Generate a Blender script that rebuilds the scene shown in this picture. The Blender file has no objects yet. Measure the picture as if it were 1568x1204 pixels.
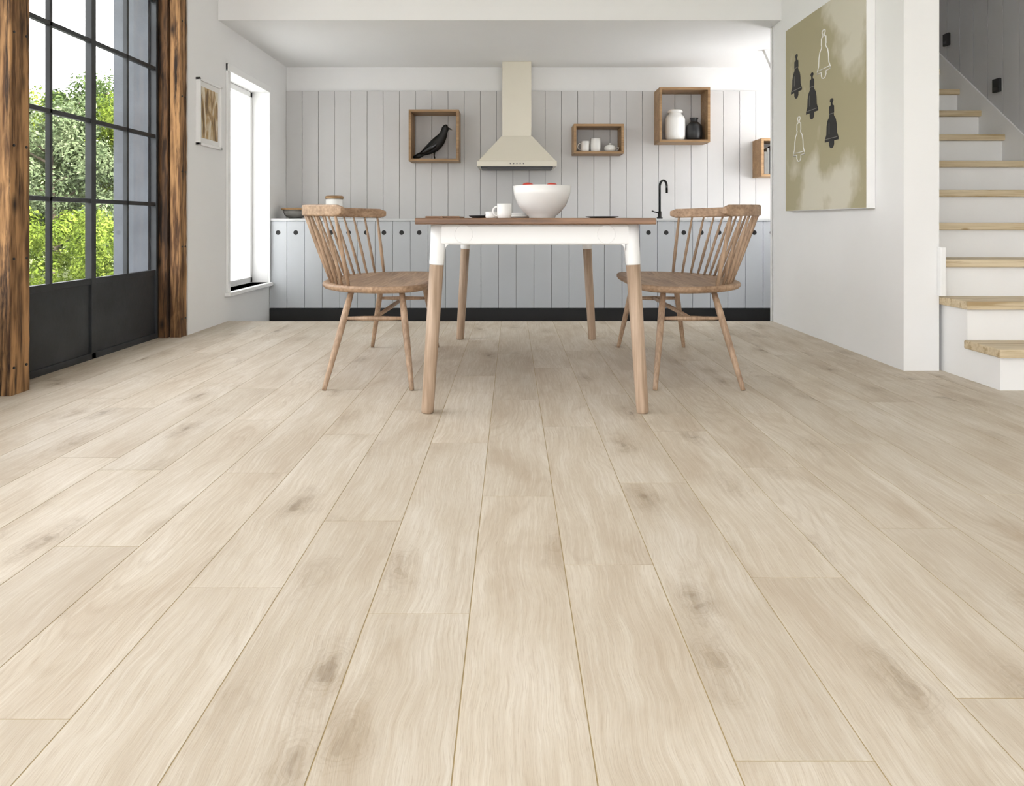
import bpy, bmesh, math, random
from mathutils import Vector, Matrix, noise as mnoise
random.seed(7)
S = bpy.context.scene
try:
    S.view_settings.view_transform = 'Standard'
    S.view_settings.look = 'None'
except Exception as e:
    print(e)

# ---------------------------------------------------------------- materials
def lin(c):
    return tuple(((v/255)/12.92 if v/255 <= 0.04045 else (((v/255)+0.055)/1.055)**2.4) for v in c)+(1,)

def newmat(name):
    m = bpy.data.materials.new(name); m.use_nodes = True
    nt = m.node_tree; b = nt.nodes['Principled BSDF']
    return m, nt, b

def N(nt, typ, **kw):
    n = nt.nodes.new(typ)
    for k, v in kw.items():
        if k in n.inputs: n.inputs[k].default_value = v
        else: setattr(n, k, v)
    return n

def plain(name, col, rough=0.5, metal=0.0, var=0.04, scale=6.0, bump=0.0, bscale=60):
    m, nt, b = newmat(name)
    tc = N(nt, 'ShaderNodeTexCoord')
    nz = N(nt, 'ShaderNodeTexNoise'); nz.inputs['Scale'].default_value = scale
    nz.inputs['Detail'].default_value = 4
    nt.links.new(tc.outputs['Object'], nz.inputs['Vector'])
    r = N(nt, 'ShaderNodeValToRGB')
    c = lin(col)
    r.color_ramp.elements[0].position = .3; r.color_ramp.elements[1].position = .7
    r.color_ramp.elements[0].color = tuple(x*(1-var) for x in c[:3])+(1,)
    r.color_ramp.elements[1].color = tuple(min(1, x*(1+var)) for x in c[:3])+(1,)
    nt.links.new(nz.outputs['Fac'], r.inputs['Fac'])
    nt.links.new(r.outputs['Color'], b.inputs['Base Color'])
    b.inputs['Roughness'].default_value = rough
    b.inputs['Metallic'].default_value = metal
    if bump > 0:
        n2 = N(nt, 'ShaderNodeTexNoise'); n2.inputs['Scale'].default_value = bscale
        n2.inputs['Detail'].default_value = 6
        nt.links.new(tc.outputs['Object'], n2.inputs['Vector'])
        bp = N(nt, 'ShaderNodeBump'); bp.inputs['Strength'].default_value = bump
        bp.inputs['Distance'].default_value = 0.01
        nt.links.new(n2.outputs['Fac'], bp.inputs['Height'])
        nt.links.new(bp.outputs['Normal'], b.inputs['Normal'])
    return m

def wood(name, c1, c2, axis='Z', rough=0.5, fine=90, dark=None, bump=0.15, coarse=6, lo=.36, hi=.64, knot=.22, asp=.04):
    m, nt, b = newmat(name)
    tc = N(nt, 'ShaderNodeTexCoord')
    def mapped(a, l):
        mp = N(nt, 'ShaderNodeMapping')
        sc = {'X': (l, a, a), 'Y': (a, l, a), 'Z': (a, a, l)}[axis]
        mp.inputs['Scale'].default_value = sc
        nt.links.new(tc.outputs['Object'], mp.inputs['Vector'])
        return mp
    m1 = mapped(fine, fine*asp); m2 = mapped(coarse*2, coarse*0.25)
    n1 = N(nt, 'ShaderNodeTexNoise'); n1.inputs['Scale'].default_value = 1; n1.inputs['Detail'].default_value = 6
    n2 = N(nt, 'ShaderNodeTexNoise'); n2.inputs['Scale'].default_value = 1; n2.inputs['Detail'].default_value = 3
    n2.inputs['Distortion'].default_value = 1.0
    nt.links.new(m1.outputs[0], n1.inputs['Vector']); nt.links.new(m2.outputs[0], n2.inputs['Vector'])
    mx = N(nt, 'ShaderNodeMath', operation='ADD')
    a = N(nt, 'ShaderNodeMath', operation='MULTIPLY'); a.inputs[1].default_value = .5
    c = N(nt, 'ShaderNodeMath', operation='MULTIPLY'); c.inputs[1].default_value = .5
    nt.links.new(n1.outputs['Fac'], a.inputs[0]); nt.links.new(n2.outputs['Fac'], c.inputs[0])
    nt.links.new(a.outputs[0], mx.inputs[0]); nt.links.new(c.outputs[0], mx.inputs[1])
    r = N(nt, 'ShaderNodeValToRGB')
    e = r.color_ramp.elements
    e[0].position = lo; e[0].color = lin(c1); e[1].position = hi; e[1].color = lin(c2)
    nt.links.new(mx.outputs[0], r.inputs['Fac'])
    out = r.outputs['Color']
    if dark:
        vo = N(nt, 'ShaderNodeTexVoronoi'); m3 = mapped(6, 3.0)
        nt.links.new(m3.outputs[0], vo.inputs['Vector']); vo.inputs['Scale'].default_value = 1.3
        rr = N(nt, 'ShaderNodeValToRGB'); rr.color_ramp.elements[0].position = .05; rr.color_ramp.elements[1].position = knot
        rr.color_ramp.elements[0].color = (1, 1, 1, 1); rr.color_ramp.elements[1].color = (0, 0, 0, 1)
        nt.links.new(vo.outputs['Distance'], rr.inputs['Fac'])
        n3 = N(nt, 'ShaderNodeTexNoise'); m4 = mapped(30, 1.5); n3.inputs['Scale'].default_value = 1; n3.inputs['Detail'].default_value = 8
        n3.inputs['Roughness'].default_value = .65
        nt.links.new(m4.outputs[0], n3.inputs['Vector'])
        r3 = N(nt, 'ShaderNodeValToRGB'); r3.color_ramp.elements[0].position = .53; r3.color_ramp.elements[1].position = .64
        nt.links.new(n3.outputs['Fac'], r3.inputs['Fac'])
        mxx = N(nt, 'ShaderNodeMath', operation='MAXIMUM')
        nt.links.new(rr.outputs['Color'], mxx.inputs[0]); nt.links.new(r3.outputs['Color'], mxx.inputs[1])
        mix = N(nt, 'ShaderNodeMix', data_type='RGBA')
        nt.links.new(mxx.outputs[0], mix.inputs[0]); nt.links.new(out, mix.inputs[6]); mix.inputs[7].default_value = lin(dark)
        out = mix.outputs[2]
    nt.links.new(out, b.inputs['Base Color'])
    b.inputs['Roughness'].default_value = rough
    bp = N(nt, 'ShaderNodeBump'); bp.inputs['Strength'].default_value = bump; bp.inputs['Distance'].default_value = .004
    nt.links.new(n1.outputs['Fac'], bp.inputs['Height']); nt.links.new(bp.outputs['Normal'], b.inputs['Normal'])
    return m

M = {}
M['wall'] = plain('white_wall_paint', (239, 239, 239), .85, var=.012, scale=2)
M['ceil'] = plain('ceiling_paint', (240, 240, 240), .9, var=.01, scale=2)
M['trim'] = plain('white_trim', (242, 242, 242), .45, var=.01)
M['panel'] = plain('panelling_grey', (210, 209, 209), .6, var=.02, scale=3)
M['panelgap'] = plain('panel_groove', (120, 121, 122), .9)
M['stairpanel'] = plain('stair_panelling_grey', (200, 200, 202), .65, var=.02, scale=3)
M['cab'] = plain('cabinet_grey', (194, 198, 203), .5, var=.015, scale=3)
M['counter'] = plain('countertop', (205, 207, 208), .35, var=.02)
M['black'] = plain('black_matte', (22, 22, 24), .55, var=.1)
M['blackgloss'] = plain('black_gloss', (20, 20, 22), .25, var=.1)
M['steel'] = plain('dark_steel', (52, 55, 58), .5, metal=.3, var=.35, scale=4, bump=.1, bscale=30)
M['reveal'] = plain('grey_render', (96, 101, 108), .8, var=.15, scale=5, bump=.2)
M['terrace'] = plain('terrace_paving', (164, 164, 165), .8, var=.1, scale=5)
M['hood'] = plain('cream_enamel', (224, 218, 202), .35, var=.01)
M['china'] = plain('white_china', (240, 239, 237), .25, var=.01)
M['darkcup'] = plain('dark_ceramic', (38, 38, 40), .4, var=.1)
M['greybowl'] = plain('grey_stoneware', (120, 118, 114), .5, var=.1, scale=20)
M['apple'] = plain('red_fruit', (190, 60, 48), .35, var=.3, scale=25)
M['whitemetal'] = plain('white_metal', (238, 239, 240), .4, var=.01)
M['kfloor'] = plain('kitchen_floor_tile', (120, 118, 116), .5, var=.15)
M['oak'] = wood('oak_shelf', (136, 104, 70), (178, 144, 104), 'X', .5)
M['chairwood'] = wood('chair_oak', (140, 114, 92), (190, 162, 136), 'Z', .5, fine=120)
M['seatwood'] = wood('seat_oak', (136, 108, 84), (188, 158, 130), 'Y', .5, fine=90)
M['tabletop'] = wood('tabletop_walnut', (98, 70, 50), (150, 114, 86), 'X', .4, fine=70)
M['legwood'] = wood('leg_oak', (150, 126, 104), (196, 172, 150), 'Z', .5, fine=100)
M['tread'] = wood('tread_oak', (188, 168, 132), (220, 204, 174), 'X', .5, fine=80, dark=(172, 148, 110), knot=.12)
M['timber'] = wood('rustic_timber', (86, 58, 34), (176, 134, 90), 'Z', .85, fine=55, dark=(40, 26, 16), bump=1.0, coarse=5, lo=.41, hi=.59, knot=.24, asp=.09)
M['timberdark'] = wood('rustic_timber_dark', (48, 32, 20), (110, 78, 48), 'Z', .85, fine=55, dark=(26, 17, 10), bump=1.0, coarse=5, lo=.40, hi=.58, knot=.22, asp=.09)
M['bark'] = wood('bark', (70, 60, 48), (120, 108, 92), 'Z', .9, fine=20, bump=.8)

def leafmat(name, c1, c2, c3):
    m, nt, b = newmat(name)
    tc = N(nt, 'ShaderNodeTexCoord')
    nz = N(nt, 'ShaderNodeTexNoise'); nz.inputs['Scale'].default_value = 2.2; nz.inputs['Detail'].default_value = 8
    nz.inputs['Roughness'].default_value = .85
    nt.links.new(tc.outputs['Object'], nz.inputs['Vector'])
    r = N(nt, 'ShaderNodeValToRGB'); e = r.color_ramp.elements
    e[0].position = .38; e[0].color = lin(c1); e[1].position = .62; e[1].color = lin(c3)
    x = e.new(.5); x.color = lin(c2)
    nt.links.new(nz.outputs['Fac'], r.inputs['Fac'])
    d = N(nt, 'ShaderNodeBsdfDiffuse'); t = N(nt, 'ShaderNodeBsdfTranslucent')
    mx = N(nt, 'ShaderNodeMixShader'); mx.inputs[0].default_value = .22
    nt.links.new(r.outputs['Color'], d.inputs['Color']); nt.links.new(r.outputs['Color'], t.inputs['Color'])
    nt.links.new(d.outputs[0], mx.inputs[1]); nt.links.new(t.outputs[0], mx.inputs[2])
    nt.links.new(mx.outputs[0], nt.nodes['Material Output'].inputs['Surface'])
    return m
M['leafA'] = leafmat('leaves_yellow_green', (54, 68, 26), (108, 126, 50), (158, 172, 82))
M['leafB'] = leafmat('leaves_green', (34, 48, 26), (74, 92, 52), (120, 138, 84))
M['leafC'] = leafmat('leaves_grey_green', (60, 74, 50), (106, 120, 88), (152, 162, 128))
M['grass'] = leafmat('grass', (94, 102, 72), (112, 120, 84), (130, 138, 98))

def glassmat():
    m, nt, b = newmat('window_glass')
    nt.nodes.remove(b)
    t = N(nt, 'ShaderNodeBsdfTransparent'); g = N(nt, 'ShaderNodeBsdfGlossy'); g.inputs['Roughness'].default_value = .02
    mx = N(nt, 'ShaderNodeMixShader'); mx.inputs[0].default_value = .04
    nt.links.new(t.outputs[0], mx.inputs[1]); nt.links.new(g.outputs[0], mx.inputs[2])
    nt.links.new(mx.outputs[0], nt.nodes['Material Output'].inputs['Surface'])
    return m
M['glass'] = glassmat()
def frosted():
    m, nt, b = newmat('frosted_glass')
    nt.nodes.remove(b)
    t = N(nt, 'ShaderNodeBsdfTranslucent'); t.inputs['Color'].default_value = (1, 1, 1, 1)
    nt.links.new(t.outputs[0], nt.nodes['Material Output'].inputs['Surface'])
    return m
M['frost'] = frosted()

def floormat():
    m, nt, b = newmat('oak_laminate')
    L = nt.links.new
    tc = N(nt, 'ShaderNodeTexCoord'); at = N(nt, 'ShaderNodeAttribute'); at.attribute_name = 'rnd'
    off = N(nt, 'ShaderNodeVectorMath', operation='ADD')
    sc0 = N(nt, 'ShaderNodeVectorMath', operation='SCALE'); sc0.inputs['Scale'].default_value = 40
    L(at.outputs['Color'], sc0.inputs[0]); L(tc.outputs['Object'], off.inputs[0]); L(sc0.outputs[0], off.inputs[1])
    wn = N(nt, 'ShaderNodeTexNoise'); wn.inputs['Scale'].default_value = 2.6; wn.inputs['Detail'].default_value = 3; L(off.outputs[0], wn.inputs['Vector'])
    ws = N(nt, 'ShaderNodeVectorMath', operation='SUBTRACT'); L(wn.outputs['Color'], ws.inputs[0]); ws.inputs[1].default_value = (.5, .5, .5)
    wp = N(nt, 'ShaderNodeVectorMath', operation='MULTIPLY_ADD'); L(ws.outputs[0], wp.inputs[0]); wp.inputs[1].default_value = (.07, .0, 0); L(off.outputs[0], wp.inputs[2])
    def mp(s):
        n = N(nt, 'ShaderNodeMapping'); n.inputs['Scale'].default_value = s; L(wp.outputs[0], n.inputs['Vector']); return n
    def noise(s, det=4, dist=0, rough=.5):
        n = N(nt, 'ShaderNodeTexNoise'); n.inputs['Scale'].default_value = 1; n.inputs['Detail'].default_value = det
        n.inputs['Distortion'].default_value = dist; n.inputs['Roughness'].default_value = rough
        L(mp(s).outputs[0], n.inputs['Vector']); return n.outputs['Fac']
    def mr(v, a, b_, c_, d_, smooth=False):
        n = N(nt, 'ShaderNodeMapRange'); n.inputs['From Min'].default_value = a; n.inputs['From Max'].default_value = b_
        n.inputs['To Min'].default_value = c_; n.inputs['To Max'].default_value = d_
        if smooth: n.interpolation_type = 'SMOOTHSTEP'
        L(v, n.inputs['Value']); return n.outputs[0]
    def math2(op, a, b_):
        n = N(nt, 'ShaderNodeMath', operation=op)
        for i, q in enumerate((a, b_)):
            if isinstance(q, (int, float)): n.inputs[i].default_value = q
            elif q is not None: L(q, n.inputs[i])
        return n.outputs[0]
    def mixc(fac, a, col, blend='MIX'):
        q = N(nt, 'ShaderNodeMix', data_type='RGBA'); q.blend_type = blend
        if isinstance(fac, float): q.inputs[0].default_value = fac
        else: L(fac, q.inputs[0])
        L(a, q.inputs[6])
        if isinstance(col, tuple): q.inputs[7].default_value = col
        else: L(col, q.inputs[7])
        return q.outputs[2]
    big = noise((6, 1.5, 1), 5, .4, .6)
    ramp = N(nt, 'ShaderNodeValToRGB'); e = ramp.color_ramp.elements
    e[0].position = .32; e[0].color = lin((195, 181, 162)); e[1].position = .66; e[1].color = lin((220, 211, 197))
    x = e.new(.48); x.color = lin((209, 198, 181))
    L(big, ramp.inputs['Fac'])
    sp = N(nt, 'ShaderNodeSeparateColor'); L(at.outputs['Color'], sp.inputs[0])
    pt = mr(sp.outputs[1], 0, 1, .935, 1.03)
    cc = N(nt, 'ShaderNodeCombineColor'); [L(pt, cc.inputs[i]) for i in range(3)]
    c = mixc(1.0, ramp.outputs['Color'], cc.outputs[0], 'MULTIPLY')
    vo = N(nt, 'ShaderNodeTexVoronoi'); vo.inputs['Scale'].default_value = 1
    nd = N(nt, 'ShaderNodeTexNoise'); nd.inputs['Scale'].default_value = 16; nd.inputs['Detail'].default_value = 5; L(off.outputs[0], nd.inputs['Vector'])
    nd2 = N(nt, 'ShaderNodeVectorMath', operation='SUBTRACT'); L(nd.outputs['Color'], nd2.inputs[0]); nd2.inputs[1].default_value = (.5, .5, .5)
    addk = N(nt, 'ShaderNodeVectorMath', operation='MULTIPLY_ADD'); L(nd2.outputs[0], addk.inputs[0]); addk.inputs[1].default_value = (.46, .46, 0)
    L(mp((6.5, 2.5, 1)).outputs[0], addk.inputs[2]); L(addk.outputs[0], vo.inputs['Vector'])
    dist = vo.outputs['Distance']
    sep = N(nt, 'ShaderNodeSeparateColor'); L(vo.outputs['Color'], sep.inputs[0])
    has = math2('GREATER_THAN', sep.outputs[0], .46)
    halo = math2('MULTIPLY', mr(dist, .06, .48, 1, 0, True), has)
    rings = math2('SINE', math2('MULTIPLY', dist, 120), None)
    ringf = math2('MULTIPLY', mr(rings, .1, 1, 0, .24), halo)
    core = math2('MULTIPLY', mr(dist, .0, .14, .55, 0, True), has)
    smudge = math2('MULTIPLY', math2('MULTIPLY', mr(dist, .0, .44, .50, 0, True), has), mr(noise((60, 10, 1), 6), .35, .65, .3, 1.25))
    con = noise((4.5, .55, 1), 1.2)
    sine = math2('SINE', math2('MULTIPLY', con, 190), None)
    conf = math2('MULTIPLY', mr(sine, .3, 1, 0, .17), mr(noise((3, 1.3, 1), 2), .45, .60, 0, 1, True))
    g1 = noise((170, 4.5, 1), 6, 0, .62); g2 = noise((520, 22, 1), 4, 0, .6); g3 = noise((60, 2.2, 1), 5, 0, .6)
    c = mixc(mr(g3, .42, .68, 0, .22), c, lin((180, 162, 138)))
    c = mixc(mr(g1, .45, .70, 0, .28), c, lin((176, 157, 132)))
    c = mixc(mr(g1, .30, .46, .26, 0), c, lin((230, 225, 215)))
    c = mixc(mr(g2, .53, .70, 0, .36), c, lin((170, 150, 126)))
    c = mixc(conf, c, lin((162, 141, 114)))
    c = mixc(ringf, c, lin((150, 130, 104)))
    c = mixc(smudge, c, lin((150, 131, 106)))
    c = mixc(core, c, lin((118, 99, 78)))
    L(c, b.inputs['Base Color'])
    L(mr(g1, .3, .7, .48, .60), b.inputs['Roughness'])
    b.inputs['Specular IOR Level'].default_value = .3
    bp = N(nt, 'ShaderNodeBump'); bp.inputs['Strength'].default_value = .25; bp.inputs['Distance'].default_value = .002
    L(g2, bp.inputs['Height']); L(bp.outputs['Normal'], b.inputs['Normal'])
    return m
M['floor'] = floormat()
M['seam'] = plain('plank_seam', (172, 152, 112), .8, var=.05)

# ---------------------------------------------------------------- helpers
def obj_from_bm(name, bm, mat=None, parent=None, smooth=False, bevel=0, subsurf=0, recalc=True):
    if recalc: bmesh.ops.recalc_face_normals(bm, faces=bm.faces)
    me = bpy.data.meshes.new(name); bm.to_mesh(me); bm.free()
    o = bpy.data.objects.new(name, me); S.collection.objects.link(o)
    if mat:
        for q in (mat if isinstance(mat, (list, tuple)) else [mat]): me.materials.append(q)
    if smooth:
        for p in me.polygons: p.use_smooth = True
    if parent: o.parent = parent
    if bevel:
        md = o.modifiers.new('bevel', 'BEVEL'); md.width = bevel; md.segments = 2; md.limit_method = 'ANGLE'
    return o

def empty(name, loc=(0, 0, 0), rotz=0):
    e = bpy.data.objects.new(name, None); e.empty_display_size = .1
    e.location = loc; e.rotation_euler = (0, 0, rotz); S.collection.objects.link(e); return e

def add_box(bm, lo, hi, mi=0):
    x0, y0, z0 = lo; x1, y1, z1 = hi
    v = [bm.verts.new(p) for p in [(x0,y0,z0),(x1,y0,z0),(x1,y1,z0),(x0,y1,z0),(x0,y0,z1),(x1,y0,z1),(x1,y1,z1),(x0,y1,z1)]]
    for f in [(0,3,2,1),(4,5,6,7),(0,1,5,4),(1,2,6,5),(2,3,7,6),(3,0,4,7)]:
        fa = bm.faces.new([v[i] for i in f]); fa.material_index = mi

def boxes(name, lst, mat, parent=None, bevel=0):
    bm = bmesh.new()
    for b in lst: add_box(bm, b[0], b[1], b[2] if len(b) > 2 else 0)
    return obj_from_bm(name, bm, mat, parent, bevel=bevel)

def lathe_bm(bm, prof, center=(0, 0, 0), seg=40, mi=0, sx=1, sy=1):
    rings = []
    for r, z in prof:
        if r < 1e-6:
            rings.append([bm.verts.new((center[0], center[1], center[2]+z))])
        else:
            rings.append([bm.verts.new((center[0]+r*sx*math.cos(2*math.pi*i/seg), center[1]+r*sy*math.sin(2*math.pi*i/seg), center[2]+z)) for i in range(seg)])
    for a, b in zip(rings[:-1], rings[1:]):
        if len(a) == 1 and len(b) == 1: continue
        for i in range(seg):
            j = (i+1) % seg
            if len(a) == 1: f = bm.faces.new((a[0], b[j], b[i]))
            elif len(b) == 1: f = bm.faces.new((a[i], a[j], b[0]))
            else: f = bm.faces.new((a[i], a[j], b[j], b[i]))
            f.material_index = mi; f.smooth = True

def lathe(name, prof, mat, parent=None, center=(0, 0, 0), seg=40):
    bm = bmesh.new(); lathe_bm(bm, prof, center, seg)
    return obj_from_bm(name, bm, mat, parent, smooth=True)

def tube_bm(bm, pts, radii, seg=12, sy=1.0, cap=True, mi=0, up=None):
    pts = [Vector(p) for p in pts]
    if not isinstance(radii, (list, tuple)): radii = [radii]*len(pts)
    rings = []
    n = len(pts); prev = None
    for i in range(n):
        t = (pts[min(i+1, n-1)]-pts[max(i-1, 0)]).normalized()
        if prev is None:
            u = Vector(up) if up else (Vector((0, 1, 0)) if abs(t.y) < .9 else Vector((1, 0, 0)))
        else: u = prev
        u = (u-t*u.dot(t)).normalized(); prev = u
        w = t.cross(u)
        rings.append([bm.verts.new(pts[i]+u*(radii[i]*sy*math.cos(2*math.pi*k/seg))+w*(radii[i]*math.sin(2*math.pi*k/seg))) for k in range(seg)])
    for a, b in zip(rings[:-1], rings[1:]):
        for i in range(seg):
            f = bm.faces.new((a[i], a[(i+1) % seg], b[(i+1) % seg], b[i])); f.smooth = True; f.material_index = mi
    if cap:
        f = bm.faces.new(rings[0][::-1]); f.material_index = mi
        f = bm.faces.new(rings[-1]); f.material_index = mi

def tube(name, pts, radii, mat, parent=None, seg=12, sy=1.0, up=None):
    bm = bmesh.new(); tube_bm(bm, pts, radii, seg, sy, up=up)
    return obj_from_bm(name, bm, mat, parent)

def catmull(pts, k=6):
    out = []
    P = [pts[0]]+list(pts)+[pts[-1]]
    for i in range(1, len(P)-2):
        for j in range(k):
            t = j/k
            out.append([0.5*((2*P[i][d])+(-P[i-1][d]+P[i+1][d])*t+(2*P[i-1][d]-5*P[i][d]+4*P[i+1][d]-P[i+2][d])*t*t+(-P[i-1][d]+3*P[i][d]-3*P[i+1][d]+P[i+2][d])*t**3) for d in range(len(P[i]))])
    out.append(list(pts[-1])); return out

def prism_bm(bm, poly, axis, a, b, mi=0):
    def pt(p, c):
        return {'X': (c, p[0], p[1]), 'Y': (p[0], c, p[1]), 'Z': (p[0], p[1], c)}[axis]
    A = [bm.verts.new(pt(p, a)) for p in poly]; B = [bm.verts.new(pt(p, b)) for p in poly]
    n = len(poly)
    for f in (bm.faces.new(A), bm.faces.new(B[::-1])): f.material_index = mi
    for i in range(n):
        f = bm.faces.new((A[i], A[(i+1) % n], B[(i+1) % n], B[i])); f.material_index = mi

# ---------------------------------------------------------------- camera
F = 1150.0
cd = bpy.data.cameras.new('camera'); cam = bpy.data.objects.new('camera', cd); S.collection.objects.link(cam)
cam.location = (0, 0, .76); cam.rotation_euler = (math.pi/2, 0, 0)
cd.sensor_fit = 'HORIZONTAL'; cd.sensor_width = 36; cd.lens = 36*F/1568
cd.shift_y = -(602-341)/1568; cd.clip_end = 200; cd.clip_start = .02
S.camera = cam

# ---------------------------------------------------------------- shell
XL, XR = -2.19, 2.008
XST, XSR = 2.21, 3.21
YB = 7.3; YE = 5.79; ZC = 2.27; ZT = 3.1; Y0 = -3.5
KF = -.15
W = .198; OFF = -.082; LEN = 1.13
ends = {0: 2.086, 1: 1.668, 2: 2.19, 3: 1.607, 4: 2.33, 5: 1.867, -1: 1.459, -2: 1.912, -3: 1.563, -4: 1.149, -5: 1.762, -6: 2.306, 6: 1.45, 7: 2.1, -7: 1.3, -8: 1.95}
bm = bmesh.new()
cl = bm.loops.layers.float_color.new('rnd')
g = .0011
fx0, fx1 = -2.36, 3.21
k = int(math.floor((fx0-OFF)/W))
while OFF+k*W < fx1:
    a = max(fx0, OFF+k*W+g); b = min(fx1, OFF+(k+1)*W-g)
    e = ends.get(k, random.random()*LEN)
    y = e-math.ceil((e-Y0)/LEN)*LEN
    while y < YE:
        y0 = max(Y0, y+g); y1 = min(YE-.0005, y+LEN-g)
        if y1 > y0+.01 and b > a+.005:
            n0 = len(bm.faces); add_box(bm, (a, y0, -.006), (b, y1, 0)); bm.faces.ensure_lookup_table()
            c = (random.random(), random.random(), random.random(), 1)
            for f in bm.faces[n0:]:
                for l in f.loops: l[cl] = c
        y += LEN
    k += 1
add_box(bm, (fx0, Y0, KF), (fx1, YE, -.0006), 1)
obj_from_bm('floor', bm, [M['floor'], M['seam']], recalc=False)
boxes('floor_kitchen', [((-2.4, YE, KF-.1), (2.95, YB+.1, KF))], M['kfloor'])

WY0, WY1, WZ0, WZ1 = 5.80, 6.738, .225, 1.925
boxes('wall_left', [((-2.42, 5.08, KF), (XL, WY0, ZT)), ((-2.42, WY1, KF), (XL, YB, ZT)),
                    ((-2.42, WY0, KF), (XL, WY1, WZ0)), ((-2.42, WY0, WZ1), (XL, WY1, ZT))], M['wall'])
boxes('trim_door_header', [((-2.62, Y0, 2.781), (XL-.02, 5.079, ZT))], M['wall'])
w = empty('window_1', (XL, 0, 0))
t = .05
fr = [((-.20, WY0, WZ0), (-.14, WY0+t, WZ1)), ((-.20, WY1-t, WZ0), (-.14, WY1, WZ1)), ((-.20, WY0, WZ0), (-.14, WY1, WZ0+t)), ((-.20, WY0, WZ1-t), (-.14, WY1, WZ1))]
boxes('frame', fr, M['trim'], w, bevel=.004)
boxes('pane', [((-.175, WY0+t, WZ0+t), (-.170, WY1-t, WZ1-t))], M['frost'], w)
c = .055
boxes('casing', [((0, WY0-c, WZ0-.02), (.018, WY0, WZ1+c)), ((0, WY1, WZ0-.02), (.018, WY1+.018, WZ1+c)), ((0, WY0-c, WZ1), (.022, WY1+.018, WZ1+c)),
                 ((-.14, WY0-c-.02, WZ0-.03), (.045, WY1+.018, WZ0))], M['trim'], w, bevel=.003)
boxes('handle', [((-.14, WY0+.012, 1.0), (-.11, WY0+.032, 1.1))], M['trim'], w, bevel=.004)

boxes('wall_back', [((-2.42, YB, KF), (2.95, YB+.15, ZC+.1))], M['wall'])
bm = bmesh.new()
add_box(bm, (XL+.001, YB-.010, .6), (2.75, YB-.001, 2.036), 1)
x = XL; bw = .157
while x < 2.75:
    add_box(bm, (x+.0017, YB-.022, .6), (min(2.75, x+bw-.0017), YB-.009, 2.036), 0); x += bw
obj_from_bm('trim_back_panelling', bm, [M['panel'], M['panelgap']], bevel=.0012)
KY0, KY1, KZ0, KZ1 = 6.0, 7.1, .85, 2.1
boxes('wall_kitchen_right', [((2.75, 5.92, KF), (2.95, KY0, ZC)), ((2.75, KY1, KF), (2.95, YB, ZC)), ((2.75, KY0, KF), (2.95, KY1, KZ0)), ((2.75, KY0, KZ1), (2.95, KY1, ZC))], M['wall'])
w = empty('added_light_window', (2.75, 0, 0))  # unseen window, added to bring more light into the kitchen
boxes('frame', [((.05, KY0, KZ0), (.11, KY0+t, KZ1)), ((.05, KY1-t, KZ0), (.11, KY1, KZ1)), ((.05, KY0, KZ0), (.11, KY1, KZ0+t)), ((.05, KY0, KZ1-t), (.11, KY1, KZ1))], M['trim'], w, bevel=.004)
boxes('pane', [((.078, KY0+t, KZ0+t), (.083, KY1-t, KZ1-t))], M['frost'], w)
boxes('wall_stair_end', [((2.19, 5.84, KF), (3.41, 5.92, ZT))], M['wall'])
bm = bmesh.new(); prism_bm(bm, [(2.2, ZC), (2.75, 1.0), (2.75, ZC)], 'Y', 6.55, 6.60)
obj_from_bm('trim_sloped_bulkhead', bm, M['wall'])
boxes('ceiling_kitchen', [((-2.42, 5.6, ZC), (2.95, YB+.1, ZC+.1))], M['ceil'])
boxes('wall_header', [((XL, 5.6, ZC+.1), (2.19, 5.72, ZT))], M['wall'])
boxes('ceiling', [((-2.62, Y0, ZT), (3.41, 5.95, ZT+.1))], M['ceil'])
boxes('wall_right', [((XR, 3.85, 0), (2.19, YE, ZT)), ((XR, YE-.01, KF), (2.19, 5.84, ZT))], M['wall'])
boxes('wall_stair_right', [((XSR, Y0, KF), (3.41, 5.95, ZT))], M['wall'])
boxes('wall_rear_light_block', [((-2.62, Y0-.2, KF), (-1.9, Y0, ZT)), ((2.5, Y0-.2, KF), (3.41, Y0, ZT)), ((-1.9, Y0-.2, 2.25), (2.5, Y0, ZT)), ((-1.9, Y0-.2, KF), (2.5, Y0, .55))], M['wall'])  # unseen wall, added to cut the light reaching the near floor
bm = bmesh.new()
y = 3.0
add_box(bm, (XSR-.008, 3.0, 0), (XSR-.0005, 5.84, ZT-.01), 1)
while y < 5.84:
    add_box(bm, (XSR-.018, y+.002, 0), (XSR-.007, min(5.84, y+.153), ZT-.01), 0); y += .157
obj_from_bm('trim_stair_panelling', bm, [M['stairpanel'], M['panelgap']])

# staircase
RISE, GO, YS = .19, .245, 3.37
st = empty('staircase', (0, 0, 0))
NST = 10
yb = 5.835
pts = [(YS+.03, 0)]
for n in range(1, NST+1):
    yn = YS+.03+(n-1)*GO
    pts += [(yn, RISE*n-.04), ]
    pts += [((YS+.03+n*GO) if n < NST else yb, RISE*n-.04)]
pts += [(yb, 0)]
bm = bmesh.new(); prism_bm(bm, pts, 'X', XST, XSR-.02)
obj_from_bm('stringer_and_risers', bm, M['trim'], st)
bm = bmesh.new()
for n in range(1, NST+1):
    yn = YS+(n-1)*GO
    add_box(bm, (XST-.018, yn, RISE*n-.04), (XSR-.02, (yn+GO+.03) if n < NST else yb, RISE*n))
obj_from_bm('treads', bm, M['tread'], st, bevel=.005)
bm = bmesh.new()
sl = RISE/GO
prism_bm(bm, [(YS-.02, 0), (YS-.02, RISE+.09), (yb, RISE+.09+sl*(yb-YS+.02)), (yb, RISE*3)], 'X', XSR-.032, XSR-.0185)
obj_from_bm('wall_skirting', bm, M['trim'], st)
boxes('newel_block', [((2.178, 3.815, .385), (2.206, 3.849, .635))], M['trim'], st, bevel=.003)
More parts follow.
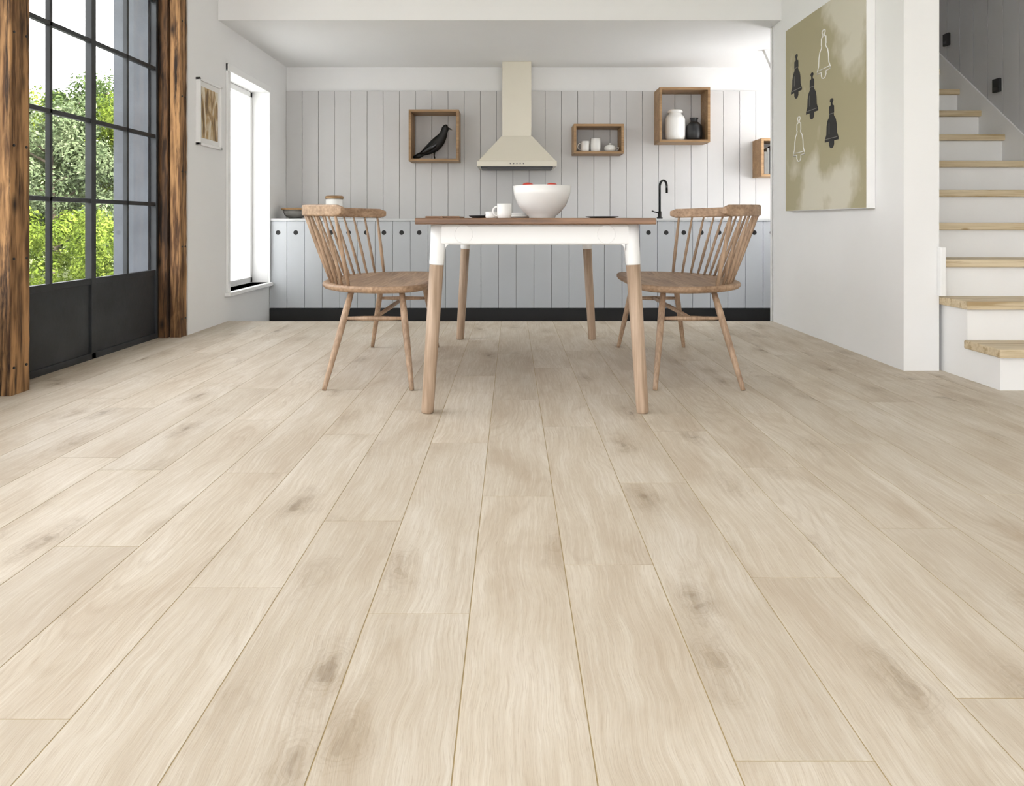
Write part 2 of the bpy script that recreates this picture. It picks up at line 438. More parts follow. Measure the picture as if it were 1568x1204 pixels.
for i, (yy, zz) in enumerate([(4.93, 1.66), (5.50, 2.10)]):
    q = empty('step_light', (XSR-.018, yy, zz)) if i == 0 else empty('step_light.001', (XSR-.018, yy, zz))
    boxes('housing', [((-.02, -.035, -.045), (0, .035, .045))], M['black'], q, bevel=.004)
    boxes('lens', [((-.022, -.022, -.03), (-.019, .022, -.012))], M['darkcup'], q)

# ---------------------------------------------------------------- timber posts + steel doors
def post(name, y0, y1):
    e = empty(name, (0, 0, 0))
    xs = [-2.62, -2.44, -2.335, -2.268, XL]
    rp = random.Random(int((y0+10)*100))
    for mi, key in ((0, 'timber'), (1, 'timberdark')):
        bm = bmesh.new()
        for i in range(4):
            dy = [.0, .012, .0, .014][i]
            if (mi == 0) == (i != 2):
                x0, x1, ya, yb_ = xs[i]+.002, xs[i+1]-.002, y0+dy, y1-dy*.5
                nz_ = 60; prev = None
                for k_ in range(nz_+1):
                    z = 2.78*k_/nz_
                    j = [rp.uniform(-.0030, .0030) for _ in range(8)]
                    c4 = [(x0+.006, ya+j[0]), (x1-.005, ya+j[1]), (x1-abs(j[2]), ya+.006), (x1-abs(j[3]), yb_-.006), (x1-.005, yb_+j[4]), (x0+.006, yb_+j[5]), (x0, yb_-.006), (x0, ya+.006)]
                    r_ = [bm.verts.new((p[0], p[1], z)) for p in c4]
                    if prev:
                        for q in range(8): bm.faces.new((prev[q], prev[(q+1) % 8], r_[(q+1) % 8], r_[q]))
                    else: bm.faces.new(r_[::-1])
                    prev = r_
                bm.faces.new(prev)
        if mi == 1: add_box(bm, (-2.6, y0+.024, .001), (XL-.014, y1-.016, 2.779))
        obj_from_bm('boards_%d' % (mi+1), bm, M[key], e)
    bm = bmesh.new()
    for z in (.12, .6, 1.1, 1.6, 2.1):
        for yy in (y0+.035, y1-.035):
            tube_bm(bm, [(XL-.004, yy, z), (XL+.001, yy, z)], .006, 8)
    obj_from_bm('nail_heads', bm, M['black'], e)
post('timber_post', 4.955, 5.074)
post('timber_post.001', 3.27, 3.425)
post('timber_post.002', 1.60, 1.755)
post('timber_post.003', -.07, .085)
post('timber_post.004', -1.75, -1.6)

def steel_door(name, y0, y1):
    e = empty(name, (-2.34, 0, 0))
    zb = [.436+.445*i for i in range(6)]
    bars = []
    mid = (y0+y1)/2
    top = 2.775
    bars += [((-.03, y0, 0), (.01, y0+.03, top)), ((-.03, y1-.03, 0), (.01, y1, top)), ((-.03, mid-.022, 0), (.008, mid+.022, top))]
    bars += [((-.03, y0, 0), (.008, y1, .035)), ((-.03, y0, 2.74), (.008, y1, top))]
    for q in (.25, .75):
        yy = y0+(y1-y0)*q
        bars.append(((-.022, yy-.011, .43), (.003, yy+.011, top)))
    for z in zb[:-1]:
        bars.append(((-.022, y0+.01, z-.012), (.003, y1-.01, z+.012)))
    bars.append(((-.026, y0+.01, .415), (.005, y1-.01, .45)))
    boxes('frame_bars', bars, M['steel'], e, bevel=.002)
    boxes('kick_panel', [((-.016, y0+.02, .03), (-.004, mid-.01, .43)), ((-.016, mid+.01, .03), (-.004, y1-.02, .43))], M['steel'], e)
    boxes('glass', [((-.013, y0+.02, .44), (-.009, y1-.02, 2.75))], M['glass'], e)
steel_door('door_1', 3.43, 4.95)
steel_door('door_2', 1.76, 3.265)
steel_door('door_3', .09, 1.595)
steel_door('door_4', -1.595, -.075)
boxes('trim_exterior_reveal', [((-2.60, 4.90, 0), (-2.375, 4.951, 2.775))], M['reveal'])
boxes('trim_sill', [((-2.62, Y0, -.15), (-2.361, 5.08, -.001))], M['reveal'])

# ---------------------------------------------------------------- kitchen base cabinets
YC = 6.77
kc = empty('kitchen_cabinet', (0, YC, KF))
x0, x1 = XL+.002, 2.748
boxes('carcass', [((x0, .022, .14), (x1, YB-YC-.024, .90))], M['panelgap'], kc)
boxes('plinth', [((x0, .03, 0), (x1, .06, .142)), ((x0, .005, .001), (x1, .03, .135))], M['black'], kc)
bm = bmesh.new(); x = x0; bw = .159
hol = bmesh.new()
while x < x1-.01:
    add_box(bm, (x+.0016, 0, .14), (min(x1, x+bw-.0016), .021, .922))
    tube_bm(hol, [(x+bw/2, -.0015, .82), (x+bw/2, .004, .82)], .021, 20)
    x += bw
obj_from_bm('door_boards', bm, M['cab'], kc, bevel=.0012)
obj_from_bm('hole_shade_discs', hol, M['black'], kc)  # raised black discs paint the shade inside the finger holes
boxes('countertop', [((x0, -.012, .925), (x1, YB-YC-.024, .947))], M['counter'], kc, bevel=.002)
CT = KF+.947
hb = empty('gas_hob', (.0, 7.0, CT))
boxes('glass_plate', [((-.29, -.22, 0), (.29, .22, .008))], M['blackgloss'], hb, bevel=.003)
bm = bmesh.new()
for cx in (-.15, .15):
    for cy in (-.11, .11):
        lathe_bm(bm, [(0, .008), (.045, .008), (.045, .02), (.03, .026), (0, .026)], (cx, cy, 0), 20)
        for a in range(4):
            dx, dy = math.cos(a*math.pi/2), math.sin(a*math.pi/2)
            tube_bm(bm, [(cx+dx*.03, cy+dy*.03, .036), (cx+dx*.10, cy+dy*.10, .036), (cx+dx*.10, cy+dy*.10, .006)], .005, 6)
obj_from_bm('burners', bm, M['black'], hb)

# hood
hd = empty('cooker_hood', (.045, 0, 0))
bm = bmesh.new()
yb = YB-.023
def frus(bm, r0, r1):
    A = [(-r0[0], r0[1], r0[2]), (r0[0], r0[1], r0[2]), (r0[0], yb, r0[2]), (-r0[0], yb, r0[2])]
    B = [(-r1[0], r1[1], r1[2]), (r1[0], r1[1], r1[2]), (r1[0], yb, r1[2]), (-r1[0], yb, r1[2])]
    a = [bm.verts.new(p) for p in A]; b = [bm.verts.new(p) for p in B]
    bm.faces.new(a[::-1]); bm.faces.new(b)
    for i in range(4): bm.faces.new((a[i], a[(i+1) % 4], b[(i+1) % 4], b[i]))
frus(bm, (.365, 6.86, 1.275), (.365, 6.86, 1.325))
frus(bm, (.355, 6.87, 1.3255), (.142, 7.02, 1.57))
obj_from_bm('canopy', bm, M['hood'], hd, bevel=.004)
boxes('chimney', [((-.136, 7.03, 1.56), (.136, yb, ZC-.001))], M['hood'], hd, bevel=.003)
boxes('grease_filter', [((-.33, 6.89, 1.262), (.33, yb-.03, 1.276))], M['darkcup'], hd)
bm = bmesh.new()
for i in range(5): tube_bm(bm, [(-.06+.03*i, 6.855, 1.30), (-.06+.03*i, 6.861, 1.30)], .006, 10)
obj_from_bm('buttons', bm, M['greybowl'], hd)

# box shelves
def shelf(name, xa, xb, za, zb, d=.26):
    e = empty(name, (xa, YB-.023-d, za)); w = xb-xa; h = zb-za; t = .024
    boxes('frame', [((0, 0, 0), (w, d, t)), ((0, 0, h-t), (w, d, h)), ((0, 0, t), (t, d, h-t)), ((w-t, 0, t), (w, d, h-t))], M['oak'], e, bevel=.002)
    return za+t
zA = shelf('box_shelf', -.966, -.497, 1.335, 1.818)
zB = shelf('box_shelf.001', .578, 1.046, 1.405, 1.684)
zC = shelf('box_shelf.002', 1.378, 1.853, 1.512, 2.026)
zD = shelf('box_shelf.003', 2.33, 2.745, 1.19, 1.549)
YSH = YB-.023-.13

# bird
b = empty('bird_figurine', (-.745, YSH-.01, zA))
P = catmull([(-.165, 0, .028, .010), (-.12, 0, .05, .020), (-.06, 0, .085, .042), (0, 0, .125, .058), (.05, 0, .175, .056), (.085, 0, .225, .042), (.100, 0, .265, .033), (.110, 0, .292, .034), (.124, 0, .312, .027), (.134, 0, .318, .012)], 5)
bm = bmesh.new(); tube_bm(bm, [p[:3] for p in P], [p[3] for p in P], 20, sy=.8, up=(0, 1, 0))
obj_from_bm('body', bm, M['black'], b, smooth=True)
bm = bmesh.new()
tube_bm(bm, [(.130, 0, .300), (.155, 0, .292), (.177, 0, .280)], [.012, .007, .001], 10)
tube_bm(bm, [(-.19, 0, .012), (-.14, 0, .036), (-.08, 0, .07)], [.020, .026, .02], 12, sy=1.0, up=(0, 1, 0))
obj_from_bm('beak_and_tail', bm, M['black'], b)
bm = bmesh.new()
for s in (-1, 1):
    tube_bm(bm, [(.012, s*.022, .085), (.005, s*.022, .04), (.012, s*.022, .004)], .004, 8)
    for a in (-.4, 0, .4, math.pi):
        tube_bm(bm, [(.012, s*.022, .004), (.012+.035*math.cos(a), s*.022+.035*math.sin(a), .003)], .003, 6)
    lathe_bm(bm, [(0, -.004), (.004, 0), (0, .004)], (.112, s*.0235, .297), 8)
    P = catmull([(.055, s*.034, .18, .012), (0, s*.042, .125, .026), (-.07, s*.034, .08, .020), (-.13, s*.018, .045, .006)], 4)
    tube_bm(bm, [p[:3] for p in P], [p[3] for p in P], 12, sy=.45, up=(0, 1, 0))
obj_from_bm('wings_and_legs', bm, M['blackgloss'], b)

def cup(name, loc, r, h, mat, handle=1):
    e = empty(name, loc)
    lathe('body', [(0, 0), (r*.8, 0), (r*.92, h*.06), (r, h*.3), (r, h), (r*.93, h), (r*.92, h*.3), (r*.8, h*.1), (0, h*.08)], mat, e, seg=32)
    if handle:
        pts = [(handle*(r*.95+math.sin(a)*h*.3), 0, h*.5+math.cos(a)*h*.3) for a in [math.pi*i/10 for i in range(11)]]
        tube('handle', pts, h*.06, mat, e, 8)
    return e
cup('coffee_mug', (.69, YSH-.04, zB), .042, .10, M['china'], -1)
cup('coffee_mug.001', (.79, YSH-.04, zB), .048, .125, M['china'], 0)
tp = empty('sugar_bowl', (.93, YSH-.04, zB))
lathe('pot', [(0, 0), (.04, 0), (.058, .02), (.058, .045), (.045, .055), (.046, .058), (.02, .066), (.008, .07), (.012, .08), (0, .085)], M['china'], tp)
tube('handle', [(.05, 0, .045), (.08, 0, .042), (.075, 0, .02), (.05, 0, .015)], .004, M['china'], tp, 8)
j = empty('storage_jar', (1.545, YSH-.03, zC))
lathe('body', [(0, 0), (.07, 0), (.088, .015), (.095, .05), (.095, .20), (.08, .235), (.06, .245), (.06, .262), (0, .262)], M['china'], j)
lathe('lid', [(0, .262), (.07, .262), (.072, .275), (.06, .29), (0, .292)], M['china'], j)
j = empty('ceramic_vase', (1.725, YSH-.03, zC))
lathe('body', [(0, 0), (.055, 0), (.072, .02), (.078, .08), (.072, .14), (.045, .17), (.032, .18), (.034, .205), (.042, .215), (.03, .212), (.026, .185), (0, .18)], M['darkcup'], j)
bm = bmesh.new(); x = 2.36; bks = empty('book_row', (0, YSH-.02, zD))
for i in range(12):
    w_ = random.uniform(.018, .032); h_ = random.uniform(.2, .28)
    add_box(bm, (x, -.1, 0), (x+w_-.002, .08, h_), random.choice([0, 0, 1, 2])); x += w_
obj_from_bm('books', bm, [M['black'], M['greybowl'], M['darkcup']], bks, bevel=.001)

j = empty('storage_canister', (-1.66, 7.02, CT))
lathe('body', [(0, 0), (.072, 0), (.08, .01), (.08, .175), (.074, .185), (0, .185)], M['china'], j)
lathe('lid', [(0, .185), (.083, .185), (.083, .208), (.07, .214), (0, .214)], M['oak'], j)
j = empty('stacked_bowl', (-2.02, 7.0, CT))
lathe('lower_bowl', [(0, 0), (.05, 0), (.095, .03), (.115, .08), (.11, .08), (.09, .035), (0, .01)], M['greybowl'], j)
lathe('wood_lid', [(0, .08), (.125, .08), (.13, .09), (.12, .10), (0, .10)], M['oak'], j)
fa = empty('kitchen_faucet', (1.40, 7.12, CT))
pts = [(0, 0, .0), (0, 0, .30)]+[(0+.045-.045*math.cos(a), -0.0, .30+.06*math.sin(a)) for a in [math.pi*i/12 for i in range(1, 13)]]+[(.09, 0, .24)]
pts = [(p[0]*.5, -p[0]*1.2, p[2]) for p in pts]
tube('spout', pts, .011, M['blackgloss'], fa, 14)
lathe('base', [(0, 0), (.028, 0), (.028, .012), (.018, .02), (.018, .07), (0, .07)], M['blackgloss'], fa, seg=24)
tube('lever', [(0, 0, .055), (-.05, 0, .065), (-.075, 0, .075)], .006, M['blackgloss'], fa, 10)

# ---------------------------------------------------------------- framed picture on left wall
def artmat_wheat():
    m, nt, b = newmat('botanical_print'); L = nt.links.new
    tc = N(nt, 'ShaderNodeTexCoord')
    mp = N(nt, 'ShaderNodeMapping'); mp.inputs['Scale'].default_value = (1, 11, 4); L(tc.outputs['Object'], mp.inputs['Vector'])
    nz = N(nt, 'ShaderNodeTexNoise'); nz.inputs['Scale'].default_value = 1; nz.inputs['Detail'].default_value = 6; nz.inputs['Distortion'].default_value = 1.5
    L(mp.outputs[0], nz.inputs['Vector'])
    r = N(nt, 'ShaderNodeValToRGB'); e = r.color_ramp.elements
    e[0].position = .38; e[0].color = lin((112, 84, 40)); e[1].position = .60; e[1].color = lin((218, 208, 186)); x = e.new(.5); x.color = lin((178, 146, 92))
    L(nz.outputs['Fac'], r.inputs['Fac']); L(r.outputs['Color'], b.inputs['Base Color']); b.inputs['Roughness'].default_value = .4
    return m
pf = empty('picture_frame', (XL, 5.4, 1.535))
hw, hh = .20, .235
boxes('frame', [((0, -hw, -hh), (.03, -hw+.018, hh)), ((0, hw-.018, -hh), (.03, hw, hh)), ((0, -hw, -hh), (.03, hw, -hh+.018)), ((0, -hw, hh-.018), (.03, hw, hh))], M['trim'], pf, bevel=.002)
boxes('mount', [((0, -hw+.01, -hh+.01), (.016, hw-.01, hh-.01))], M['china'], pf)
boxes('print', [((.016, -hw+.055, -hh+.055), (.018, hw-.055, hh-.055))], artmat_wheat(), pf)

# ---------------------------------------------------------------- canvas painting on the right wall
PX = 1.96
def artmat():
    m, nt, b = newmat('canvas_paint'); L = nt.links.new
    tc = N(nt, 'ShaderNodeTexCoord')
    nz = N(nt, 'ShaderNodeTexNoise'); nz.inputs['Scale'].default_value = 3.2; nz.inputs['Detail'].default_value = 5; L(tc.outputs['Object'], nz.inputs['Vector'])
    acc = None
    for (yy, zz, rad) in [(-.36, .52, .55), (-.45, .28, .35), (.15, -.62, .42), (-.25, -.58, .42), (.45, -.35, .2)]:
        vd = N(nt, 'ShaderNodeVectorMath', operation='DISTANCE'); vd.inputs[1].default_value = (0, yy, zz); L(tc.outputs['Object'], vd.inputs[0])
        mr = N(nt, 'ShaderNodeMapRange'); mr.inputs['From Min'].default_value = 0; mr.inputs['From Max'].default_value = rad; mr.inputs['To Min'].default_value = .55; mr.inputs['To Max'].default_value = 0
        L(vd.outputs['Value'], mr.inputs['Value'])
        if acc is None: acc = mr.outputs[0]
        else:
            a = N(nt, 'ShaderNodeMath', operation='MAXIMUM'); L(acc, a.inputs[0]); L(mr.outputs[0], a.inputs[1]); acc = a.outputs[0]
    a = N(nt, 'ShaderNodeMath', operation='ADD'); L(acc, a.inputs[0]); L(nz.outputs['Fac'], a.inputs[1])
    r = N(nt, 'ShaderNodeValToRGB'); e = r.color_ramp.elements
    e[0].position = .66; e[0].color = lin((174, 166, 136)); e[1].position = .84; e[1].color = lin((212, 207, 190))
    L(a.outputs[0], r.inputs['Fac']); L(r.outputs['Color'], b.inputs['Base Color']); b.inputs['Roughness'].default_value = .8
    return m
pc = empty('canvas_painting', (XR-.0015, 4.76, 1.485))
boxes('stretcher', [((PX-XR+.001, -.61, -.645), (0, .61, .645))], M['trim'], pc)
boxes('canvas', [((PX-XR-.002, -.607, -.642), (PX-XR+.0005, .607, .642))], artmat(), pc)
prof = [(.010, .165), (.022, .158), (.024, .148), (.012, .14), (.012, .125), (.034, .118), (.036, .075), (.030, .07), (.034, .055), (.058, .035), (.072, .0), (.076, -.05), (.098, -.082), (.098, -.096), (.036, -.096), (.036, -.118), (.022, -.135), (0.0, -.14)]
def icon(i, px, py, dark):
    Y = 1.958*F/(px-784); Z = .76-(py-341)*Y/F
    yc, zc = Y-4.76, Z-1.485
    full = [(p[0], p[1]) for p in prof]+[(-p[0], p[1]) for p in prof[::-1][1:]]
    bm = bmesh.new()
    xx = PX-XR-.003
    if dark:
        prism_bm(bm, [(yc+u, zc+v) for u, v in full], 'X', xx, xx-.001)
        obj_from_bm('lamp_motif_%d' % i, bm, M['black'], pc)
        bm = bmesh.new()
        for v, hw_ in ((-.078, .085), (.072, .034)):
            add_box(bm, (xx-.002, yc-hw_, zc+v-.002), (xx-.001, yc+hw_, zc+v+.002))
        add_box(bm, (xx-.002, yc+.03, zc-.05), (xx-.001, yc+.036, zc+.02))
        obj_from_bm('lamp_detail_%d' % i, bm, M['greybowl'], pc)
    else:
        tube_bm(bm, [(xx, yc+u, zc+v) for u, v in full+[full[0]]], .004, 6, cap=False)
        tube_bm(bm, [(xx, yc-.08, zc-.078), (xx, yc+.08, zc-.078)], .003, 6)
        obj_from_bm('lamp_motif_%d' % i, bm, M['china'], pc)
for i, q in enumerate([(1220, 120, 1), (1262, 86, 0), (1244, 150, 1), (1274, 192, 1), (1224, 216, 0)]): icon(i+1, *q)

# ---------------------------------------------------------------- dining table
TX, TY = .092, 3.945
tb = empty('dining_table', (TX, TY, 0))
hx, hy = .472, 1.015
boxes('top', [((-hx, -hy, .753), (hx, hy, .778))], M['tabletop'], tb, bevel=.004)
fy = .93; fxx = .395
boxes('apron', [((-fxx, -fy-.015, .672), (fxx, -fy+.015, .7525)), ((-fxx, fy-.015, .672), (fxx, fy+.015, .7525)),
                ((-fxx-.012, -fy, .672), (-fxx+.018, fy, .7525)), ((fxx-.018, -fy, .672), (fxx+.012, fy, .7525))], M['whitemetal'], tb, bevel=.008)
i = 0
for sx in (-1, 1):
    for sy in (-1, 1):
        i += 1
        top = Vector((sx*.386, sy*.915, .752)); foot = Vector((sx*.430, sy*.945, 0))
        def at(z): return top.lerp(foot, (.752-z)/.752)
        tube('leg_%d' % i, [at(0.0), at(.01), at(.25), at(.593)], [.022, .025, .0265, .0285], M['legwood'], tb, 24)
        tube('leg_socket_%d' % i, [at(.590), at(.596), at(.68), at(.752)], [.0285, .030, .031, .033], M['whitemetal'], tb, 24)
        bm = bmesh.new()
        xs = sx*.36
        pl = [(xs, .752), (xs, .65)]+[(xs-sx*(.055-.055*math.cos(a)), .65+.035*math.sin(a)) for a in [math.pi/2*k_/6 for k_ in range(1, 7)]]+[(xs-sx*.055, .752)]
        prism_bm(bm, pl, 'Y', sy*(fy-.012), sy*(fy+.012))
        cx = sx*.285
        tube_bm(bm, [(cx+.036*math.cos(2*math.pi*k_/28), sy*(fy+.0152), .713+.036*math.sin(2*math.pi*k_/28)) for k_ in range(29)], .0012, 6, cap=False)
        obj_from_bm('corner_bracket_%d' % i, bm, M['whitemetal'], tb)
TZ = .778
fb = empty('fruit_bowl', (.144, 3.6, TZ))
lathe('bowl', [(0, .004), (.05, .004), (.052, 0), (.062, 0), (.064, .012), (.085, .028), (.115, .065), (.134, .115), (.140, .157), (.134, .158), (.127, .115), (.108, .068), (.078, .035), (.04, .022), (0, .02)], M['china'], fb, seg=56)
bm = bmesh.new()
for (ax, ay, az, r) in [(-.068, -.02, .140, .036), (.045, -.03, .138, .036), (.086, .03, .134, .034), (-.01, .05, .124, .04), (-.01, -.06, .10, .04), (.03, .0, .085, .04), (-.05, .03, .085, .04)]:
    lathe_bm(bm, [(0, r*.78), (r*.25, r*.9), (r*.6, r*.8), (r*.97, r*.3), (r, 0), (r*.85, -r*.5), (r*.5, -r*.85), (0, -r*.85)], (ax, ay, az), 20)
obj_from_bm('apples', bm, M['apple'], fb, smooth=True)
cup('coffee_mug.002', (-.036, 3.50, TZ), .034, .070, M['china'], -1)
cup('tea_cup', (-.098, 3.62, TZ), .03, .035, M['china'], 0)
pl = empty('saucer', (.04, 3.78, TZ))
lathe('plates', [(0, 0), (.03, 0), (.07, .012), (.072, .016), (.05, .012), (.03, .008), (.03, .014), (.065, .026), (.067, .03), (.03, .018), (0, .018)], M['china'], pl)
pl = empty('dark_saucer', (-.16, 3.76, TZ))
lathe('dish', [(0, 0), (.03, 0), (.055, .014), (.057, .018), (.03, .008), (0, .006)], M['darkcup'], pl)
pl = empty('serving_board', (-.30, 3.4, TZ))
boxes('board', [((-.075, -.16, 0), (.075, .16, .010))], M['tabletop'], pl, bevel=.004)
tube('handle', [(0, -.16, .005), (0, -.21, .005)], .005, M['tabletop'], pl)
pl = empty('side_plate', (.42, 3.5, TZ))
lathe('dish', [(0, 0), (.04, 0), (.075, .008), (.077, .011), (.04, .005), (0, .004)], M['darkcup'], pl)

# ---------------------------------------------------------------- chairs
def chair(name, loc, rot):
    e = empty(name, loc, rot)
    n = 88; out = []
    hl = .548
    for k_ in range(n):
        a = 2*math.pi*k_/n; c_, s_ = math.cos(a), math.sin(a)
        t_ = math.copysign(abs(s_)**.8, s_) if abs(s_) > 1e-6 else 0.0
        t_ = max(-1, min(1, t_))
        x_ = .215*(1-abs(t_)**7)**.5 if c_ > 0 else -.345*(1-abs(t_)**3)**.6
        out.append((x_, t_*hl))
    bm = bmesh.new(); rings = []
    for sc, z in [(.90, .432), (.965, .437), (.995, .447), (1, .455), (.992, .462), (.97, .466), (.85, .463), (.6, .457), (.3, .455)]:
        rings.append([bm.verts.new((p[0]*sc, p[1]*(1-(1-sc)*.5), z)) for p in out])
    for a, b_ in zip(rings[:-1], rings[1:]):
        for i_ in range(n): bm.faces.new((a[i_], a[(i_+1) % n], b_[(i_+1) % n], b_[i_]))
    bm.faces.new(rings[0][::-1]); bm.faces.new(rings[-1])
    obj_from_bm('seat', bm, M['seatwood'], e, smooth=True)
    def railp(t): return Vector((-.15-.30*(1-abs(t)**2.5), t*.575, .815+.008*(1-t*t)))
    bm = bmesh.new(); prev = None
    K = 48
    for k_ in range(K+1):
        t = -1+2*k_/K; p = railp(t); q = (railp(min(1, t+.01))-railp(max(-1, t-.01))).normalized()
        nrm = Vector((q.y, -q.x, 0)).normalized()
        edge = min(1, (1-abs(t))*14+.55)
        hh_ = (.027)*edge; tt = .012
        prof_ = [(-tt, -hh_*.8), (-tt*.6, -hh_), (tt*.6, -hh_), (tt, -hh_*.8), (tt, hh_*.8), (tt*.6, hh_), (-tt*.6, hh_), (-tt, hh_*.8)]
        ring = [bm.verts.new(p+nrm*u+Vector((0, 0, v))) for u, v in prof_]
        if prev:
            for i_ in range(8): bm.faces.new((prev[i_], prev[(i_+1) % 8], ring[(i_+1) % 8], ring[i_]))
        else: bm.faces.new(ring[::-1])
        prev = ring
    bm.faces.new(prev)
    obj_from_bm('back_rail', bm, M['seatwood'], e, bevel=.002)
    bm = bmesh.new(); NS = 19
    for k_ in range(NS):
        t = -.94+1.88*k_/(NS-1)
        top = railp(t)-Vector((0, 0, .018))
        bt = t*.93
        base = Vector((-.075-.235*(1-abs(bt)**2.5), bt*.55, .455))
        thick = .0088 if k_ in (0, NS-1) else .0072
        tube_bm(bm, [base, base.lerp(top, .35), base.lerp(top, .7), top], [thick*.85, thick*1.15, thick, thick*.7], 10)
    obj_from_bm('spindles', bm, M['chairwood'], e)
    feet = {}
    i_ = 0
    for sx in (-1, 1):
        for sy in (-1, 1):
            i_ += 1
            tp_ = Vector((-.14 if sx < 0 else .095, sy*.42, .445)); ft = Vector((-.232 if sx < 0 else .167, sy*.59, 0))
            tube('leg_%d' % i_, [ft, ft.lerp(tp_, .05), ft.lerp(tp_, .45), ft.lerp(tp_, .75), tp_], [.010, .0115, .0155, .0165, .013], M['chairwood'], e, 16)
            feet[(sx, sy)] = (ft, tp_)
    bm = bmesh.new(); mids = []
    for sy in (-1, 1):
        a = feet[(-1, sy)][0].lerp(feet[(-1, sy)][1], .70); b_ = feet[(1, sy)][0].lerp(feet[(1, sy)][1], .70)
        tube_bm(bm, [a, a.lerp(b_, .5), b_], [.008, .012, .008], 12); mids.append(a.lerp(b_, .5))
    tube_bm(bm, [mids[0], mids[0].lerp(mids[1], .5), mids[1]], [.008, .012, .008], 12)
    obj_from_bm('stretchers', bm, M['chairwood'], e)
chair('dining_chair', (-.62, 3.99, 0), 0)
chair('dining_chair.001', (.815, 3.99, 0), math.pi)

# ---------------------------------------------------------------- outside
GZ = -.35
bm = bmesh.new()
G = 40
vs = [[bm.verts.new((-60+i*55.0/G, -20+j_*80.0/G, GZ+.12*mnoise.noise(Vector((i*.7, j_*.7, 0))))) for j_ in range(G+1)] for i in range(G+1)]
for i in range(G):
    for j_ in range(G): bm.faces.new((vs[i][j_], vs[i+1][j_], vs[i+1][j_+1], vs[i][j_+1]))
obj_from_bm('ground_lawn', bm, M['grass'])
boxes('ground_terrace', [((-5.2, -8, KF-.25), (-2.63, 5.5, KF)), ((-5.2, 5.5, KF-.25), (-2.45, 9, KF-.05))], M['terrace'])

def tree_mesh(nm, H, R, nleaf, leafmat_, lsz, seed, trunk=True, low=.15):
    rnd = random.Random(seed)
    bm = bmesh.new()
    blobs = []
    if trunk:
        tube_bm(bm, [(0, 0, -.3), (.03, .02, H*.3), (-.02, .05, H*.6), (0, 0, H*.92)], [.09, .07, .045, .01], 10)
        for i_ in range(14):
            z = H*(.2+.7*i_/14); a = rnd.uniform(0, 6.28); l = R*rnd.uniform(.5, .85)*(1.1-z/H*.6)
            tube_bm(bm, [(0, 0, z), (l*.5*math.cos(a), l*.5*math.sin(a), z+l*.25), (l*math.cos(a), l*math.sin(a), z+l*.55)], [.03, .02, .006], 6)
            blobs.append((Vector((l*math.cos(a), l*math.sin(a), z+l*.5)), R*rnd.uniform(.24, .40)))
    for i_ in range(30):
        z = H*rnd.uniform(low, .95); a = rnd.uniform(0, 6.28); rr = R*math.sqrt(max(.02, 1-((z/H-.45)/.58)**2))*rnd.uniform(.35, .9)
        blobs.append((Vector((rr*math.cos(a), rr*math.sin(a), z)), R*rnd.uniform(.16, .36)))
    for i_ in range(nleaf):
        c_, r_ = rnd.choice(blobs)
        d = Vector((rnd.gauss(0, 1), rnd.gauss(0, 1), rnd.gauss(0, 1))).normalized()
        p = c_+d*r_*rnd.uniform(.6, 1.05)
        if p.z < 0: p.z = abs(p.z)*.3
        s = lsz*rnd.uniform(.6, 1.3)
        nrm = (d+Vector((rnd.gauss(0, .5), rnd.gauss(0, .5), rnd.gauss(0, .5)+.35))).normalized()
        u = nrm.orthogonal().normalized(); u.rotate(Matrix.Rotation(rnd.uniform(0, 6.28), 3, nrm)); v = nrm.cross(u)
        f = bm.faces.new([bm.verts.new(p-u*s), bm.verts.new(p+v*s*.45+nrm*s*.1), bm.verts.new(p+u*s), bm.verts.new(p-v*s*.45+nrm*s*.1)])
        f.material_index = 1
    me = bpy.data.meshes.new(nm); bm.to_mesh(me); bm.free()
    me.materials.append(M['bark']); me.materials.append(leafmat_)
    return me
tA = tree_mesh('tree_a', 3.6, 1.3, 20000, M['leafA'], .046, 1)
tB = tree_mesh('tree_b', 4.2, 1.3, 20000, M['leafB'], .046, 2)
tC = tree_mesh('tree_c', 3.4, 1.2, 20000, M['leafC'], .042, 3)
sA = tree_mesh('shrub_a', 1.3, .9, 11000, M['leafA'], .034, 4, trunk=False, low=.0)
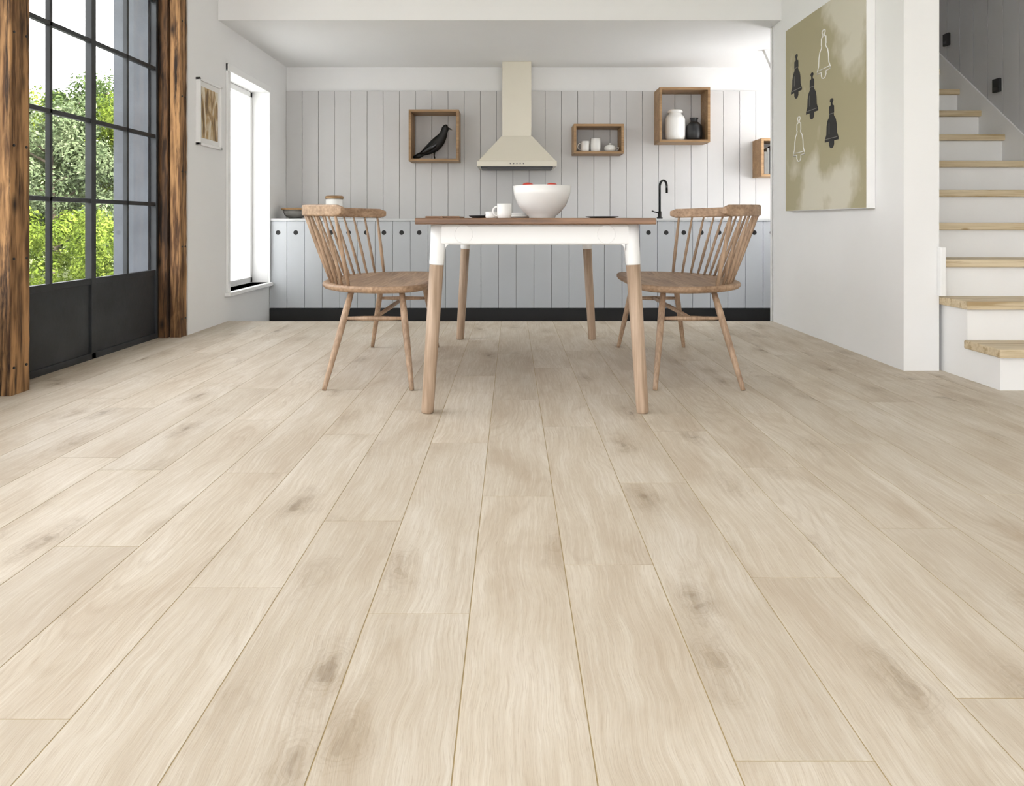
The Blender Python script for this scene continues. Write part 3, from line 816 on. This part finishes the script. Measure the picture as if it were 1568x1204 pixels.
sB = tree_mesh('shrub_b', 1.5, .9, 11000, M['leafB'], .034, 5, trunk=False, low=.0)
cnt = {}
def inst(kind, me, x, y, s=1.0, r=0.0):
    nme = kind if kind not in cnt else '%s.%03d' % (kind, cnt[kind]); cnt[kind] = cnt.get(kind, 0)+1
    o = bpy.data.objects.new(nme, me); S.collection.objects.link(o); o.location = (x, y, GZ); o.scale = (s,)*3; o.rotation_euler = (0, 0, r)
for (me, x, y, s, r) in [(tC, -7.5, 12.2, .93, 0), (tA, -6.6, 13.6, .93, 1.7), (tB, -8.4, 14.6, .95, 1), (tA, -9.2, 13.0, .95, 2), (tB, -10.8, 15.0, .95, 3), (tC, -5.4, 14.2, 1, 4), (tA, -4.2, 13.0, 1, 5),
                        (tB, -12.0, 13.0, 1, .5), (tA, -10.2, 16.8, 1.1, 1.5), (tC, -8.4, 17.4, 1.15, 2.6), (tB, -13.5, 17, 1.1, 2), (tA, -12.5, 10, .95, 1), (tB, -14.5, 7, 1.1, 2), (tC, -13, 4, 1, 3), (tA, -14, 1, 1.1, 0)]:
    inst('tree', me, x, y, s, r)
for (me, x, y, s, r) in [(sA, -6.2, 10.4, .95, 0), (sA, -5.0, 9.9, .85, 1), (sB, -7.5, 10.3, .8, 2), (sA, -8.7, 10.9, .8, 3), (sB, -9.9, 10.4, .9, 4), (sB, -4.0, 10.6, 1, 5), (sA, -11, 8.6, 1, 2)]:
    inst('shrub', me, x, y, s, r)

# ---------------------------------------------------------------- light
wd = bpy.data.worlds.new('world'); S.world = wd; wd.use_nodes = True
bg = wd.node_tree.nodes['Background']
bg.inputs['Color'].default_value = (.985, .99, 1.0, 1); bg.inputs['Strength'].default_value = 6.2
sd = bpy.data.lights.new('sun', 'SUN'); so = bpy.data.objects.new('sun', sd); S.collection.objects.link(so)
sd.energy = 11.0; sd.angle = math.radians(1.5); sd.color = (1, .96, .88)
d = Vector((-.75, .35, -.65)); so.rotation_euler = d.to_track_quat('-Z', 'Y').to_euler(); so.location = (6, -4, 8)
